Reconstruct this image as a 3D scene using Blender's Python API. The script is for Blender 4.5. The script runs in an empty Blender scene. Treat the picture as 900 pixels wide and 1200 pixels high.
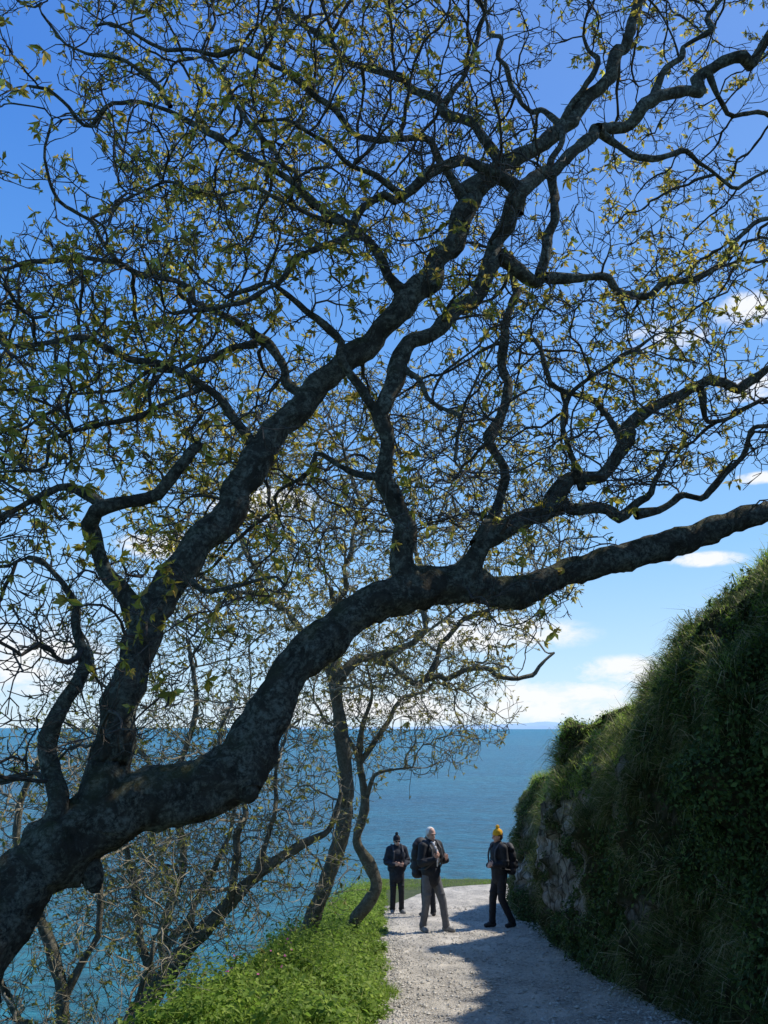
import bpy, bmesh, math, random, time
import numpy as np
from mathutils import Vector, Matrix
T0=time.time()
rng=np.random.default_rng(11); random.seed(11)
scene=bpy.context.scene
COL=scene.collection
PITCH=math.atan(252/970.0); CT=math.cos(PITCH); ST=math.sin(PITCH); EYE=1.6

def direc(u,v):
    dx=(u-450)/970.0; dv=(600-v)/970.0
    return np.stack([dx+0*dv, CT-dv*ST+0*dx, ST+dv*CT+0*dx],-1)
def at(u,v,y):
    """survey point seen from eye height at bearing/elevation, at ground distance y"""
    d=direc(np.asarray(u,float),np.asarray(v,float))
    s=np.asarray(y,float)/d[...,1]
    p=d*s[...,None]; p[...,2]+=EYE
    return p,s
def _h(ix,iy,iz):
    n=(ix*73856093)^(iy*19349663)^(iz*83492791)
    n=(n^(n>>13))&0x7fffffff
    n=(n*((n*n*15731+789221)&0x7fffffff)+1376312589)&0x7fffffff
    return n/float(0x7fffffff)*2-1
def vnoise(P,sc=1.0):
    p=np.asarray(P,float)*sc+1000.37
    i=np.floor(p).astype(np.int64); f=p-i; f=f*f*(3-2*f)
    x,y,z=i[...,0],i[...,1],i[...,2]; fx,fy,fz=f[...,0],f[...,1],f[...,2]
    r=0
    for a in(0,1):
        for b in(0,1):
            for c in(0,1):
                w=(fx if a else 1-fx)*(fy if b else 1-fy)*(fz if c else 1-fz)
                r=r+w*_h(x+a,y+b,z+c)
    return r
def fbm(P,sc=1.0,o=4):
    r=0;a=1.0
    for k in range(o):
        r=r+a*vnoise(np.asarray(P)+k*17.3,sc); sc*=2.03;a*=.5
    return r
def sstep(t):
    t=np.clip(t,0,1); return t*t*(3-2*t)
def unit(v):
    return v/np.maximum(np.linalg.norm(v,axis=-1,keepdims=True),1e-9)

def make_mesh(name,V,F,mats,smooth=True,midx=None):
    V=np.ascontiguousarray(V,dtype=np.float32); F=np.ascontiguousarray(F,dtype=np.int32)
    me=bpy.data.meshes.new(name)
    me.vertices.add(len(V)); me.vertices.foreach_set("co",V.ravel())
    M,k=F.shape
    me.loops.add(M*k); me.polygons.add(M)
    me.polygons.foreach_set("loop_start",np.arange(0,M*k,k,dtype=np.int32))
    me.polygons.foreach_set("vertices",F.ravel())
    me.polygons.foreach_set("use_smooth",np.full(M,bool(smooth)))
    for m in mats: me.materials.append(m)
    if midx is not None: me.polygons.foreach_set("material_index",np.asarray(midx,dtype=np.int32))
    me.update(calc_edges=True); me.validate()
    return me
def add_obj(name,me,parent=None,**props):
    o=bpy.data.objects.new(name,me); COL.objects.link(o)
    if parent: o.parent=parent
    for k,v in props.items(): o[k]=v
    return o
def quad_cat(parts):
    Vs=[];Fs=[];o=0
    for V,F in parts:
        Vs.append(V);Fs.append(F+o);o+=len(V)
    return np.concatenate(Vs),np.concatenate(Fs)
def grid_faces(n,m,wrap=False):
    i=np.arange(n-1)[:,None]; j=np.arange(m if wrap else m-1)[None,:]
    j2=(j+1)%m
    a=i*m+j;b=i*m+j2;c=(i+1)*m+j2;d=(i+1)*m+j
    return np.stack([a,b,c,d],-1).reshape(-1,4)

def new_mat(name):
    m=bpy.data.materials.new(name); m.use_nodes=True
    return m,m.node_tree,m.node_tree.nodes['Principled BSDF']
def setin(nt,sock,val):
    if isinstance(val,bpy.types.NodeSocket): nt.links.new(val,sock)
    else:
        if sock.type=='RGBA' and len(val)==3: val=(*val,1)
        sock.default_value=val
def coord(nt,kind='Object'):
    return nt.nodes.new('ShaderNodeTexCoord').outputs[kind]
def mapping(nt,c,scale=(1,1,1)):
    n=nt.nodes.new('ShaderNodeMapping'); nt.links.new(c,n.inputs['Vector']); n.inputs['Scale'].default_value=scale
    return n.outputs[0]
def noise(nt,c,scale,detail=4,rough=.55,dist=0):
    n=nt.nodes.new('ShaderNodeTexNoise'); nt.links.new(c,n.inputs['Vector'])
    n.inputs['Scale'].default_value=scale;n.inputs['Detail'].default_value=detail
    n.inputs['Roughness'].default_value=rough;n.inputs['Distortion'].default_value=dist
    return n.outputs[0]
def voro(nt,c,scale,out='Distance',feat='F1'):
    n=nt.nodes.new('ShaderNodeTexVoronoi'); n.feature=feat; nt.links.new(c,n.inputs['Vector']); n.inputs['Scale'].default_value=scale
    return n.outputs[out]
def ramp(nt,fac,stops):
    n=nt.nodes.new('ShaderNodeValToRGB'); nt.links.new(fac,n.inputs[0])
    el=n.color_ramp.elements
    while len(el)<len(stops): el.new(.5)
    for e,(p,c) in zip(el,stops):
        e.position=p; e.color=(*c,1) if hasattr(c,'__len__') else (c,c,c,1)
    return n.outputs[0]
def mixc(nt,f,a,b,mode='MIX'):
    n=nt.nodes.new('ShaderNodeMix'); n.data_type='RGBA'; n.blend_type=mode
    setin(nt,n.inputs[0],f); setin(nt,n.inputs[6],a); setin(nt,n.inputs[7],b)
    return n.outputs[2]
def mth(nt,op,a,b=0.0,c=None):
    n=nt.nodes.new('ShaderNodeMath'); n.operation=op
    setin(nt,n.inputs[0],a); setin(nt,n.inputs[1],b)
    if c is not None: setin(nt,n.inputs[2],c)
    return n.outputs[0]
def bump(nt,h,strength,dist,normal=None):
    n=nt.nodes.new('ShaderNodeBump'); nt.links.new(h,n.inputs['Height'])
    n.inputs['Strength'].default_value=strength; n.inputs['Distance'].default_value=dist
    if normal is not None: nt.links.new(normal,n.inputs['Normal'])
    return n.outputs[0]
def simple(name,col,rough=.8,var=.25,scale=30,bmp=.0,bd=.01):
    m,nt,b=new_mat(name); c=coord(nt)
    f=noise(nt,c,scale,4)
    k=ramp(nt,f,[(.3,tuple(x*(1-var) for x in col)),(.7,tuple(min(1,x*(1+var)) for x in col))])
    nt.links.new(k,b.inputs['Base Color']); b.inputs['Roughness'].default_value=rough
    if bmp: nt.links.new(bump(nt,noise(nt,c,scale*.5,3),bmp,bd),b.inputs['Normal'])
    return m
def leaf_mat(name,stops,transl=.35,rough=.6,lo=.5):
    m,nt,b=new_mat(name)
    g=nt.nodes.new('ShaderNodeNewGeometry')
    k=ramp(nt,g.outputs['Random Per Island'],stops)
    n=noise(nt,coord(nt),.9,3)
    k=mixc(nt,.5,k,ramp(nt,n,[(.3,lo),(.7,1.0)]),'MULTIPLY')
    nt.links.new(k,b.inputs['Base Color']); b.inputs['Roughness'].default_value=rough
    b.inputs['Specular IOR Level'].default_value=.25
    t=nt.nodes.new('ShaderNodeBsdfTranslucent'); nt.links.new(k,t.inputs[0])
    ms=nt.nodes.new('ShaderNodeMixShader'); ms.inputs[0].default_value=transl
    nt.links.new(b.outputs[0],ms.inputs[1]); nt.links.new(t.outputs[0],ms.inputs[2])
    nt.links.new(ms.outputs[0],nt.nodes['Material Output'].inputs[0])
    return m

def bark_mat(name,dark,mid,lich,lich_amt=.56,lstr=.6):
    m,nt,b=new_mat(name); c=coord(nt)
    n1=noise(nt,c,11,8,.7); n2=noise(nt,c,6.5,8,.78,.8); n3=noise(nt,c,34,5,.75)
    k=ramp(nt,n1,[(.3,dark),(.68,mid)])
    lm=ramp(nt,n2,[(lich_amt,0.0),(lich_amt+.10,1.0)])
    lm2=ramp(nt,n3,[(.42,0.0),(.60,1.0)])
    lf=mth(nt,'MULTIPLY',lm,lm2)
    k=mixc(nt,mth(nt,'MULTIPLY',lf,lstr),k,lich)
    g=nt.nodes.new('ShaderNodeNewGeometry'); s=nt.nodes.new('ShaderNodeSeparateXYZ'); nt.links.new(g.outputs['Normal'],s.inputs[0])
    mo=mth(nt,'MULTIPLY',ramp(nt,s.outputs[2],[(.25,0.0),(.8,1.0)]),ramp(nt,noise(nt,c,5,6,.7),[(.42,0.0),(.6,1.0)]))
    k=mixc(nt,mth(nt,'MULTIPLY',mo,.6),k,(.15,.16,.05))
    nt.links.new(k,b.inputs['Base Color']); b.inputs['Roughness'].default_value=.95
    b.inputs['Specular IOR Level'].default_value=.1
    h=mth(nt,'ADD',n3,mth(nt,'MULTIPLY',noise(nt,mapping(nt,c,(1,1,.5)),22,9,.85),2.0))
    nt.links.new(bump(nt,h,1.0,.05),b.inputs['Normal'])
    return m
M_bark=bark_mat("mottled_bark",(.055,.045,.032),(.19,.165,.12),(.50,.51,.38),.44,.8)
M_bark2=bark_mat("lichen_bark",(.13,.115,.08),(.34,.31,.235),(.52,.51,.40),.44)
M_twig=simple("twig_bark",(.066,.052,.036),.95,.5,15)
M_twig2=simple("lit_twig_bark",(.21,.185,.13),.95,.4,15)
M_leaf=leaf_mat("olive_young_leaves",[(0,(.24,.19,.03)),(.4,(.46,.43,.06)),(.7,(.48,.33,.09)),(1,(.80,.76,.17))],.65,lo=.75)
M_leaf2=leaf_mat("tan_young_leaves",[(0,(.24,.19,.06)),(.5,(.46,.39,.14)),(1,(.60,.55,.19))],.6,lo=.7)
M_leaf3=leaf_mat("green_young_leaves",[(0,(.15,.16,.035)),(.6,(.30,.30,.08)),(1,(.50,.47,.16))],.6,lo=.7)

# =============== terrain
def pz(y): return np.interp(y,[-40,20,26,80],[4.8,-2.4,-2.8,-5.0])
def edge(y): return np.interp(y,[-20,0,8.5,12,20,26,40],[-3.0,-2.1,-1.55,-1.22,-.8,-.3,0])
def gz(x,y):
    x=np.asarray(x,float);y=np.asarray(y,float)
    q=np.stack([x,y,0*x],-1)
    z=pz(y)+.27*sstep((.0-x)/.7)*sstep((25-y)/4)
    z=z+.10*vnoise(q,1.5)*sstep((-.1-x)/.6)
    n=.14*vnoise(q,.9)+.25*vnoise(q,.25)*sstep((-2-x)/3)
    d=np.maximum(edge(y)-x, y-27.0)+n
    d=np.maximum(d,0)
    z=z-2.6*d*d/(d+.30)
    return np.maximum(z,-58)
xs=np.concatenate([np.linspace(-60,-6,40)[:-1],np.linspace(-6,4,110)[:-1],np.linspace(4,60,40)])
ys=np.concatenate([np.linspace(-30,-2,20)[:-1],np.linspace(-2,30,200)[:-1],np.linspace(30,80,40)])
X,Y=np.meshgrid(xs,ys); Z=gz(X,Y)
m,nt,b=new_mat("verge_soil_and_turf"); c=coord(nt)
k=ramp(nt,noise(nt,c,3,6,.7),[(.3,(.035,.045,.012)),(.55,(.06,.085,.02)),(.75,(.10,.085,.045))])
nt.links.new(k,b.inputs['Base Color']); b.inputs['Roughness'].default_value=1
nt.links.new(bump(nt,noise(nt,c,14,6,.7),.9,.08),b.inputs['Normal'])
me=make_mesh("ground",np.stack([X,Y,Z],-1).reshape(-1,3),grid_faces(len(ys),len(xs)),[m])
add_obj("ground",me,kind="structure",label="grassy clifftop ground falling steeply to the sea",category="ground")

def crv(pts,step):
    P=np.asarray(pts,float); out=[]
    Q=np.vstack([2*P[0]-P[1],P,2*P[-1]-P[-2]])
    for i in range(1,len(Q)-2):
        p0,p1,p2,p3=Q[i-1],Q[i],Q[i+1],Q[i+2]
        n=max(1,int(np.linalg.norm((p2-p1)[:min(3,len(p1))])/step))
        t=np.linspace(0,1,n,endpoint=False)[:,None]
        out.append(.5*((2*p1)+(-p0+p2)*t+(2*p0-5*p1+4*p2-p3)*t*t+(-p0+3*p1-3*p2+p3)*t**3))
    out.append(P[-1:]); return np.concatenate(out)
cl=crv([(1.45,-14),(1.45,0),(1.4,9),(1.35,15),(1.4,19),(1.9,22),(3.2,24.1),(6,25.2),(11,25.6),(20,25.8)],.12)
tg=unit(np.gradient(cl,axis=0)); nr=np.stack([tg[:,1],-tg[:,0]],-1)
w=np.linspace(-1.42,1.6,40)
q3=np.stack([cl[:,0],cl[:,1],0*cl[:,0]],-1)
el=.10*fbm(q3,1.2,3); 
off=w[None,:]+el[:,None]*(w[None,:]<0)*np.abs(w[None,:])
PX=cl[:,0,None]+nr[:,0,None]*off; PY=cl[:,1,None]+nr[:,1,None]*off
PP=np.stack([PX,PY,0*PX],-1)
PZ=pz(PY)+.022+.015*vnoise(PP,1.5)-.03*(np.abs(w[None,:])>1.35)
m,nt,b=new_mat("pale_gravel"); c=coord(nt)
v1=voro(nt,c,42,'Color'); v1d=voro(nt,c,42); n1=noise(nt,mapping(nt,c,(1,.45,1)),2.0,7,.68,.4); n2=noise(nt,c,120,3,.7)
sv=nt.nodes.new('ShaderNodeSeparateColor'); nt.links.new(v1,sv.inputs[0])
gp_=ramp(nt,n1,[(.38,0.0),(.60,1.0)])
dust=ramp(nt,noise(nt,c,9,6,.7),[(.3,(.52,.46,.375)),(.7,(.70,.64,.54))])
peb=mixc(nt,1.0,(.55,.50,.425),ramp(nt,sv.outputs[0],[(0,.35),(.4,.95),(1,1.45)]),'MULTIPLY')
k=mixc(nt,mth(nt,'MULTIPLY',gp_,.85),dust,peb)
k=mixc(nt,.5,k,ramp(nt,n2,[(.3,.6),(.7,1.2)]),'MULTIPLY')
nt.links.new(k,b.inputs['Base Color']); b.inputs['Roughness'].default_value=.9
b.inputs['Specular IOR Level'].default_value=.15
nb=bump(nt,mth(nt,'MULTIPLY',mth(nt,'ADD',mth(nt,'MULTIPLY',v1d,-1.0),n2),mth(nt,'ADD',gp_,.4)),1,.022)
nt.links.new(bump(nt,noise(nt,c,6,5,.6),.6,.06,nb),b.inputs['Normal'])
me=make_mesh("path",np.stack([PX,PY,PZ],-1).reshape(-1,3),grid_faces(len(cl),len(w)),[m])
add_obj("path",me,kind="structure",label="pale gravel footpath along the cliff",category="path")
def stones(P,s):
    ico=np.array([(0,0,1),(0,0,-1),(1,0,0),(-1,0,0),(0,1,0),(0,-1,0)],float)
    tri=np.array([(0,2,4),(0,4,3),(0,3,5),(0,5,2),(1,4,2),(1,3,4),(1,5,3),(1,2,5)])
    V=ico[None]*(1+.35*rng.uniform(-1,1,(len(P),6,1)))*s[:,None,None]*np.array([1,.8,.5])+P[:,None,:]
    F=tri[None]+np.arange(len(P))[:,None,None]*6
    return V.reshape(-1,3),F.reshape(-1,3)
n=12000
sx=np.where(rng.random(n)<.5,rng.uniform(.0,2.75,n),np.where(rng.random(n)<.5,rng.normal(.12,.12,n),rng.normal(2.65,.15,n)))
sy=7+rng.random(n)**1.3*14
SP=np.stack([sx,sy,pz(sy)+.03],-1)
V,F=stones(SP,.007+.024*rng.random(n)**3)
me=make_mesh("gravel",V,F,[simple("stone_chip",(.50,.46,.39),.9,.4,8)],False)
add_obj("gravel",me,kind="stuff",label="loose stone chips scattered on the footpath",category="gravel")

# =============== sea
m,nt,b=new_mat("sea_water"); c=coord(nt)
n1=noise(nt,mapping(nt,c,(1,2.2,1)),.004,6,.6)
n2=noise(nt,mapping(nt,c,(1,1.8,1)),.13,9,.78)
k=ramp(nt,n1,[(.3,(.006,.135,.225)),(.55,(.011,.175,.265)),(.75,(.018,.22,.29))])
sp_=nt.nodes.new('ShaderNodeSeparateXYZ'); nt.links.new(c,sp_.inputs[0])
near=mth(nt,'ADD',mth(nt,'MULTIPLY',sp_.outputs[1],-1/320.),1.25)
nearc=nt.nodes.new('ShaderNodeClamp'); nt.links.new(near,nearc.inputs[0])
k=mixc(nt,mth(nt,'MULTIPLY',nearc.outputs[0],.8),k,(.02,.30,.34))
k=mixc(nt,.9,k,ramp(nt,n2,[(.38,.38),(.62,1.5)]),'MULTIPLY')
nt.links.new(k,b.inputs['Base Color']); b.inputs['Roughness'].default_value=.35
b.inputs['Specular IOR Level'].default_value=.2
h=mth(nt,'ADD',noise(nt,mapping(nt,c,(1,1.8,1)),.16,9,.7),mth(nt,'MULTIPLY',noise(nt,c,.02,4),1.2))
nt.links.new(bump(nt,h,1,6),b.inputs['Normal'])
R=45000
sea=make_mesh("sea",[(-R,-R,-50),(R,-R,-50),(R,R,-50),(-R,R,-50)],[[0,1,2,3]],[m],False)
add_obj("sea",sea,kind="structure",label="blue-green sea ruffled by small waves to the horizon",category="sea")
hx=np.linspace(-2500,14000,160); prof=sstep((hx-300)/5200)
hq=np.stack([hx,0*hx,0*hx],-1)
hh=(60+190*prof*(.75+.35*fbm(hq,.0011,4)))
rows=[(-1400,0),(-900,.5),(0,1),(900,.6),(2000,0)]
V=np.concatenate([np.stack([hx,23000+0*hx+a,-52+hh*s],-1) for a,s in rows])
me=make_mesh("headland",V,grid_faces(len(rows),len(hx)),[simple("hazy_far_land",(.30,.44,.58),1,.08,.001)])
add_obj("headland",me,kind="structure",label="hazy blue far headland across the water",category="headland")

# =============== bank
st=crv([(3.0,-9,4.0,1.3),(2.95,3,3.9,1.3),(2.85,7,3.5,1.4),(2.75,8.7,3.08,1.45),(2.65,10.2,2.46,1.45),(2.62,11.4,2.02,1.4),(2.64,12.6,1.78,1.25),(2.66,13.8,1.66,1.05),(2.68,14.8,1.56,.85),
        (2.72,15.35,1.45,.8),(2.95,15.75,.55,.95),(3.05,16.4,.28,.95),(2.95,17.3,.55,.8),(2.90,18.4,.66,.7),(2.88,19.6,.42,.55),(3.2,21.2,-.05,.7),(4.2,22.4,-.15,.9),(7,23.3,.1,1.2),(14,24,.4,1.5),(24,24.3,.8,1.5)],.075)
foot=st[:,:2]; tg=unit(np.gradient(foot,axis=0)); nr=np.stack([tg[:,1],-tg[:,0]],-1)
base=pz(foot[:,1])
sF=np.linspace(0,1,80); sT=np.linspace(0,1,40)[1:]**1.8
ns=len(st); B=np.zeros((ns,len(sF)+len(sT),3))
for j,s in enumerate(sF):
    h=base-.4+(st[:,2]-base+.4)*s
    prof=(.26*s+.74*sstep((s-.62)/.62))*st[:,3]-.08*np.sin(s*math.pi)
    B[:,j,0]=foot[:,0]+nr[:,0]*prof;B[:,j,1]=foot[:,1]+nr[:,1]*prof;B[:,j,2]=h
top=B[:,len(sF)-1,:]
rz_=np.interp(np.arange(ns),[0,np.argmax(foot[:,1]>13),np.argmax(foot[:,1]>15.8),ns],[4.4,3.6,1.0,1.0])
R_=np.stack([np.full(ns,20.0),np.minimum(foot[:,1]*.85,12+(foot[:,0]-3)*.2),rz_],-1)
for j,s in enumerate(sT):
    B[:,len(sF)+j,:]=top+(R_-top)*s; B[:,len(sF)+j,2]+=.34*np.sin(min(1,s*4)*math.pi/2)*(1-s)
dn=np.zeros_like(B); dn[...,0]=-nr[:,0,None]; dn[...,1]=-nr[:,1,None]
fw=np.concatenate([sstep(sF*4),1-sstep(sT*2.5)])[None,:]
amp=.32*fbm(B,.8,3)+.38*fbm(B,2.3,3)-.12
H_=st[:,2][:,None]
rockm=sstep((B[...,1]-12.0)/.3)*sstep((15.1-B[...,1])/.3)*sstep((B[...,2]-(base[:,None]+.35))/.3)*sstep((.95+.6*vnoise(B,1.5)-B[...,2])/.3)
rockb=sstep((B[...,1]-16.8)/.5)*sstep((20.0-B[...,1])/.8)*sstep((B[...,2]-(base[:,None]+.4))/.4)*sstep((-1.0+.4*vnoise(B,1.2)-B[...,2])/.4)
rockm2=np.clip(sstep((fbm(B+7.7,1.2,3)-.52)/.2),0,1)*sstep((B[...,2]-(base[:,None]+.5))/.4)*sstep((H_-.7-B[...,2])/.5)*.6
rk=np.clip(np.maximum(np.maximum(rockm,rockb)*sstep((fbm(B,2.2,3)+.5)/.25),rockm2),0,1)
def facet(P,sc,seedv):
    q=P*np.array([1,1,.45])*sc; w_=q+.35*np.stack([vnoise(q+seedv,1),vnoise(q+seedv+5,1),vnoise(q+seedv+9,1)],-1)
    i=np.floor(w_).astype(np.int64); return _h(i[...,0],i[...,1],i[...,2])
crag=.12*facet(B,2.6,3.)+.08*facet(B,5.5,8.)+.05*vnoise(B,9.0)-.02
B=B+dn*((amp*.62*(1-.6*rk)+rk*crag)*fw)[...,None]
tw=np.concatenate([sstep((sF-.65)*3),np.ones(len(sT))])[None,:]
B[...,2]+=(.13*fbm(B,1.1,3)+.13*vnoise(B,3.0))*tw
nC=B.shape[1]
m,nt,b=new_mat("bank_earth_and_rock"); c=coord(nt)
at_=nt.nodes.new('ShaderNodeAttribute'); at_.attribute_name='rock'
g1=ramp(nt,noise(nt,c,5,6,.7),[(.3,(.025,.028,.012)),(.5,(.06,.065,.022)),(.68,(.15,.115,.065))])
r1=ramp(nt,noise(nt,mapping(nt,c,(1,1,.35)),6,9,.8),[(.34,(.10,.085,.06)),(.48,(.42,.38,.31)),(.62,(.80,.76,.68))])
cr=voro(nt,mapping(nt,c,(1,1,.4)),5.5,'Distance','DISTANCE_TO_EDGE')
r1=mixc(nt,.9,r1,ramp(nt,cr,[(0.0,(.14,.13,.10)),(.07,(1,1,1))]),'MULTIPLY')
r1=mixc(nt,.5,r1,ramp(nt,noise(nt,c,2.2,5,.7),[(.42,(.35,.38,.2)),(.50,(1,1,1))]),'MULTIPLY')
k=mixc(nt,at_.outputs['Fac'],g1,r1)
nt.links.new(k,b.inputs['Base Color']); b.inputs['Roughness'].default_value=.95
b.inputs['Specular IOR Level'].default_value=.1
nt.links.new(bump(nt,mth(nt,'ADD',noise(nt,mapping(nt,c,(1,1,.5)),9,8,.8),ramp(nt,cr,[(0,0.0),(.1,.4)])),1,.2),b.inputs['Normal'])
me=make_mesh("bank",B.reshape(-1,3),grid_faces(ns,nC)[:,::-1],[m])
a=me.attributes.new('rock','FLOAT','POINT'); a.data.foreach_set('value',rk.astype(np.float32).ravel())
add_obj("bank",me,kind="structure",label="steep overgrown rocky bank beside the path",category="bank")

def blades(P,D,L,W,droop):
    n=len(P); side=unit(np.cross(D,unit(rng.normal(size=(n,3)))))*W[:,None]
    p1=P+D*(L*.5)[:,None]; d2=unit(D+np.array([0,0,-1.0])*droop[:,None]); p2=p1+d2*(L*.5)[:,None]
    V=np.stack([P-side,P+side,p1-side*.8,p1+side*.8,p2-side*.12,p2+side*.12],1)
    o=np.arange(n)[:,None]*6
    F=np.concatenate([o+np.array([0,1,3,2]),o+np.array([2,3,5,4])])
    return V.reshape(-1,3),F
def leaves(P,Nn,S,ratio=.62):
    n=len(P); a=unit(np.cross(Nn,unit(rng.normal(size=(n,3))))); b_=np.cross(Nn,a)
    S=S[:,None]
    V=np.stack([P-a*S, P+b_*S*ratio+Nn*S*.18, P+a*S, P-b_*S*ratio+Nn*S*.18],1)
    F=np.arange(n)[:,None]*4+np.array([0,1,2,3])
    return V.reshape(-1,3),F
Pa=B[:-1,:-1];Pb=B[1:,:-1];Pc=B[:-1,1:]
NB=unit(np.cross(Pc-Pa,Pb-Pa)); 
if NB[100,20,0]>0: NB=-NB
AR=np.linalg.norm(np.cross(Pb-Pa,Pc-Pa),axis=-1)
RKc=rk[:-1,:-1]
def pick(n,wgt):
    wf=(AR*wgt).ravel(); wf=wf/wf.sum()
    idx=rng.choice(len(wf),n,p=wf); i,j=np.unravel_index(idx,AR.shape)
    r1=rng.random(n)[:,None];r2=rng.random(n)[:,None]
    P=Pa[i,j]+(Pb-Pa)[i,j]*r1+(Pc-Pa)[i,j]*r2
    return P,NB[i,j],i,j
vis=((Pa[...,1]>4)&(Pa[...,1]<24)&(Pa[...,0]<9)).astype(float)
nf_=len(sF); J=np.arange(nC-1)[None,:]
face=(J<nf_-20)*1.0; topm=(J>=nf_-26)*1.0
patch=sstep((fbm(Pa,.9,3)+.25)/.5)
bare=(1-RKc)**4
P_,N_,i,j=pick(95000,vis*(face*(.08+patch)*bare+.15*topm*patch))
Nn=unit(N_*.8+rng.normal(size=P_.shape)*.55+np.array([0,0,.35]))
V,F=leaves(P_+N_*rng.uniform(0,.12,len(P_))[:,None],Nn,rng.uniform(.010,.034,len(P_)))
M_ivy=leaf_mat("ivy_leaves",[(0,(.03,.055,.014)),(.6,(.075,.125,.03)),(1,(.17,.25,.06))],.35)
add_obj("ivy",make_mesh("ivy",V,F,[M_ivy],False),kind="stuff",label="dark ivy and low leaves clinging to the bank",category="ivy")
P_,N_,i,j=pick(90000,vis*(face*(.9-.8*patch)*bare*.8*(.2+sstep((fbm(Pa,1.9,2)+.3)/.5))+.7*(J>44)*(J<nf_-8)*bare))
D=unit(N_*1.0+rng.normal(size=P_.shape)*.4+np.array([0,0,.25]))
clump=.3+1.1*np.clip(fbm(P_,2.6,2)+.35,0,1.2)
V1,F1=blades(P_,D,rng.uniform(.08,.40,len(P_))*clump,rng.uniform(.0018,.0045,len(P_)),rng.uniform(.8,2.6,len(P_)))
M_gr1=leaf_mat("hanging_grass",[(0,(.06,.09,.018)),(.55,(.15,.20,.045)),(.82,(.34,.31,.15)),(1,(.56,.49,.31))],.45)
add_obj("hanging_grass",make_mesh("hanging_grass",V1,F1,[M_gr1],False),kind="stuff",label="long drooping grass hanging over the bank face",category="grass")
P_,N_,i,j=pick(160000,vis*topm*np.clip(1.6-(J-nf_)/26.,.1,1))
tuft=.25+1.25*np.clip(fbm(P_,2.6,2)+.08,0,1.4)
D=unit(N_*.5+rng.normal(size=P_.shape)*.45+np.array([-.2,0,1.0]))
V2,F2=blades(P_,D,rng.uniform(.07,.28,len(P_))*tuft,rng.uniform(.002,.005,len(P_)),rng.uniform(.3,1.9,len(P_)))
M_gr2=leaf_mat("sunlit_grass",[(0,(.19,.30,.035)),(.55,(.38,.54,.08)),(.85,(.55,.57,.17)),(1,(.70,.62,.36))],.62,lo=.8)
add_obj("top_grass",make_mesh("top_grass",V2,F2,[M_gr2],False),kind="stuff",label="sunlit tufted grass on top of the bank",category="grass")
M_weed=leaf_mat("verge_weed_leaves",[(0,(.11,.19,.025)),(.6,(.26,.41,.055)),(1,(.42,.53,.11))],.55,lo=.6)
P_,N_,i,j=pick(300,vis*(J>=nf_-18)*(J<nf_+12)*(.2+patch))
rad=rng.uniform(.05,.17,len(P_)); k_=60
ph=unit(rng.normal(size=(len(P_),k_,3)))
C=P_[:,None,:]+ph*rad[:,None,None]*rng.uniform(.5,1.05,(len(P_),k_,1))
Nn=unit(ph+rng.normal(size=ph.shape)*.5+np.array([0,0,.5]))
V,F=leaves(C.reshape(-1,3),Nn.reshape(-1,3),rng.uniform(.010,.030,len(P_)*k_))
add_obj("bank_weeds",make_mesh("bank_weeds",V,F,[M_weed],False),kind="stuff",label="bright leafy weeds mounded on the bank shoulder",category="weeds")

# ---- verge
n=170000
vy=6.5+rng.random(n)**1.25*20.5; vx=rng.uniform(-2.2,.22,n)
far=rng.random(n)<.13
vy=np.where(far,rng.uniform(24.2,27.2,n),vy); vx=np.where(far,rng.uniform(-1,9,n),vx)
q=np.stack([vx,vy,0*vx],-1)
keep=(vx>edge(vy)-.20)&(vx< .04+.22*fbm(q,1.8,3)+far*20)&((~far)|(vy>25.3+.5*sstep((vx-2)/4)-1.0*sstep((2-vx)/1.5)))
vx,vy,q=vx[keep],vy[keep],q[keep]
P_=np.stack([vx,vy,gz(vx,vy)],-1)
hgt=(.40+1.9*np.clip(fbm(q,2.6,3)+.0,0,1.4))*(.35+.65*sstep((.2-vx)/.7))
D=unit(rng.normal(size=P_.shape)*.45+np.array([0,0,1.0]))
V,F=blades(P_,D,rng.uniform(.06,.24,len(P_))*hgt,rng.uniform(.002,.005,len(P_)),rng.uniform(.1,1.8,len(P_)))
M_gr3=leaf_mat("verge_grass_blades",[(0,(.15,.25,.03)),(.6,(.30,.45,.06)),(.9,(.44,.54,.12)),(1,(.62,.57,.32))],.55,lo=.65)
add_obj("verge_grass",make_mesh("verge_grass",V,F,[M_gr3],False),kind="stuff",label="lush bright green grass on the path verge",category="grass")
nc=1900
cy=6.5+rng.random(nc)**1.2*19; cx=rng.uniform(-2.0,.04,nc)
ok=(cx>edge(cy)-.16)&(vnoise(np.stack([cx,cy,0*cx],-1),1.3)>-.2); cx,cy=cx[ok],cy[ok]
rad=rng.uniform(.04,.22,len(cx))*np.clip((.15-cx)/.6,.35,1)*(1+.9*np.clip(vnoise(np.stack([cx,cy,0*cx],-1),1.4),0,1))
k_=60
ph=rng.normal(size=(len(cx),k_,3)); ph=unit(ph); ph[...,2]=np.abs(ph[...,2])*1.6
C=np.stack([cx,cy,gz(cx,cy)],-1)[:,None,:]+ph*rad[:,None,None]*rng.uniform(.4,1.2,(len(cx),k_,1))
Nn=unit(ph+rng.normal(size=ph.shape)*.6+np.array([0,0,.5]))
V,F=leaves(C.reshape(-1,3),Nn.reshape(-1,3),rng.uniform(.008,.034,C.shape[0]*k_)*np.repeat(rng.uniform(.5,1.4,len(cx)),k_))
add_obj("verge_weeds",make_mesh("verge_weeds",V,F,[M_weed],False),kind="stuff",label="leafy green weeds mounded along the verge",category="weeds")
nf=40
fy=7.8+rng.random(nf)*2; fx=rng.uniform(-1.5,-.9,nf)
fz=gz(fx,fy)+rng.uniform(.2,.32,nf)
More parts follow.
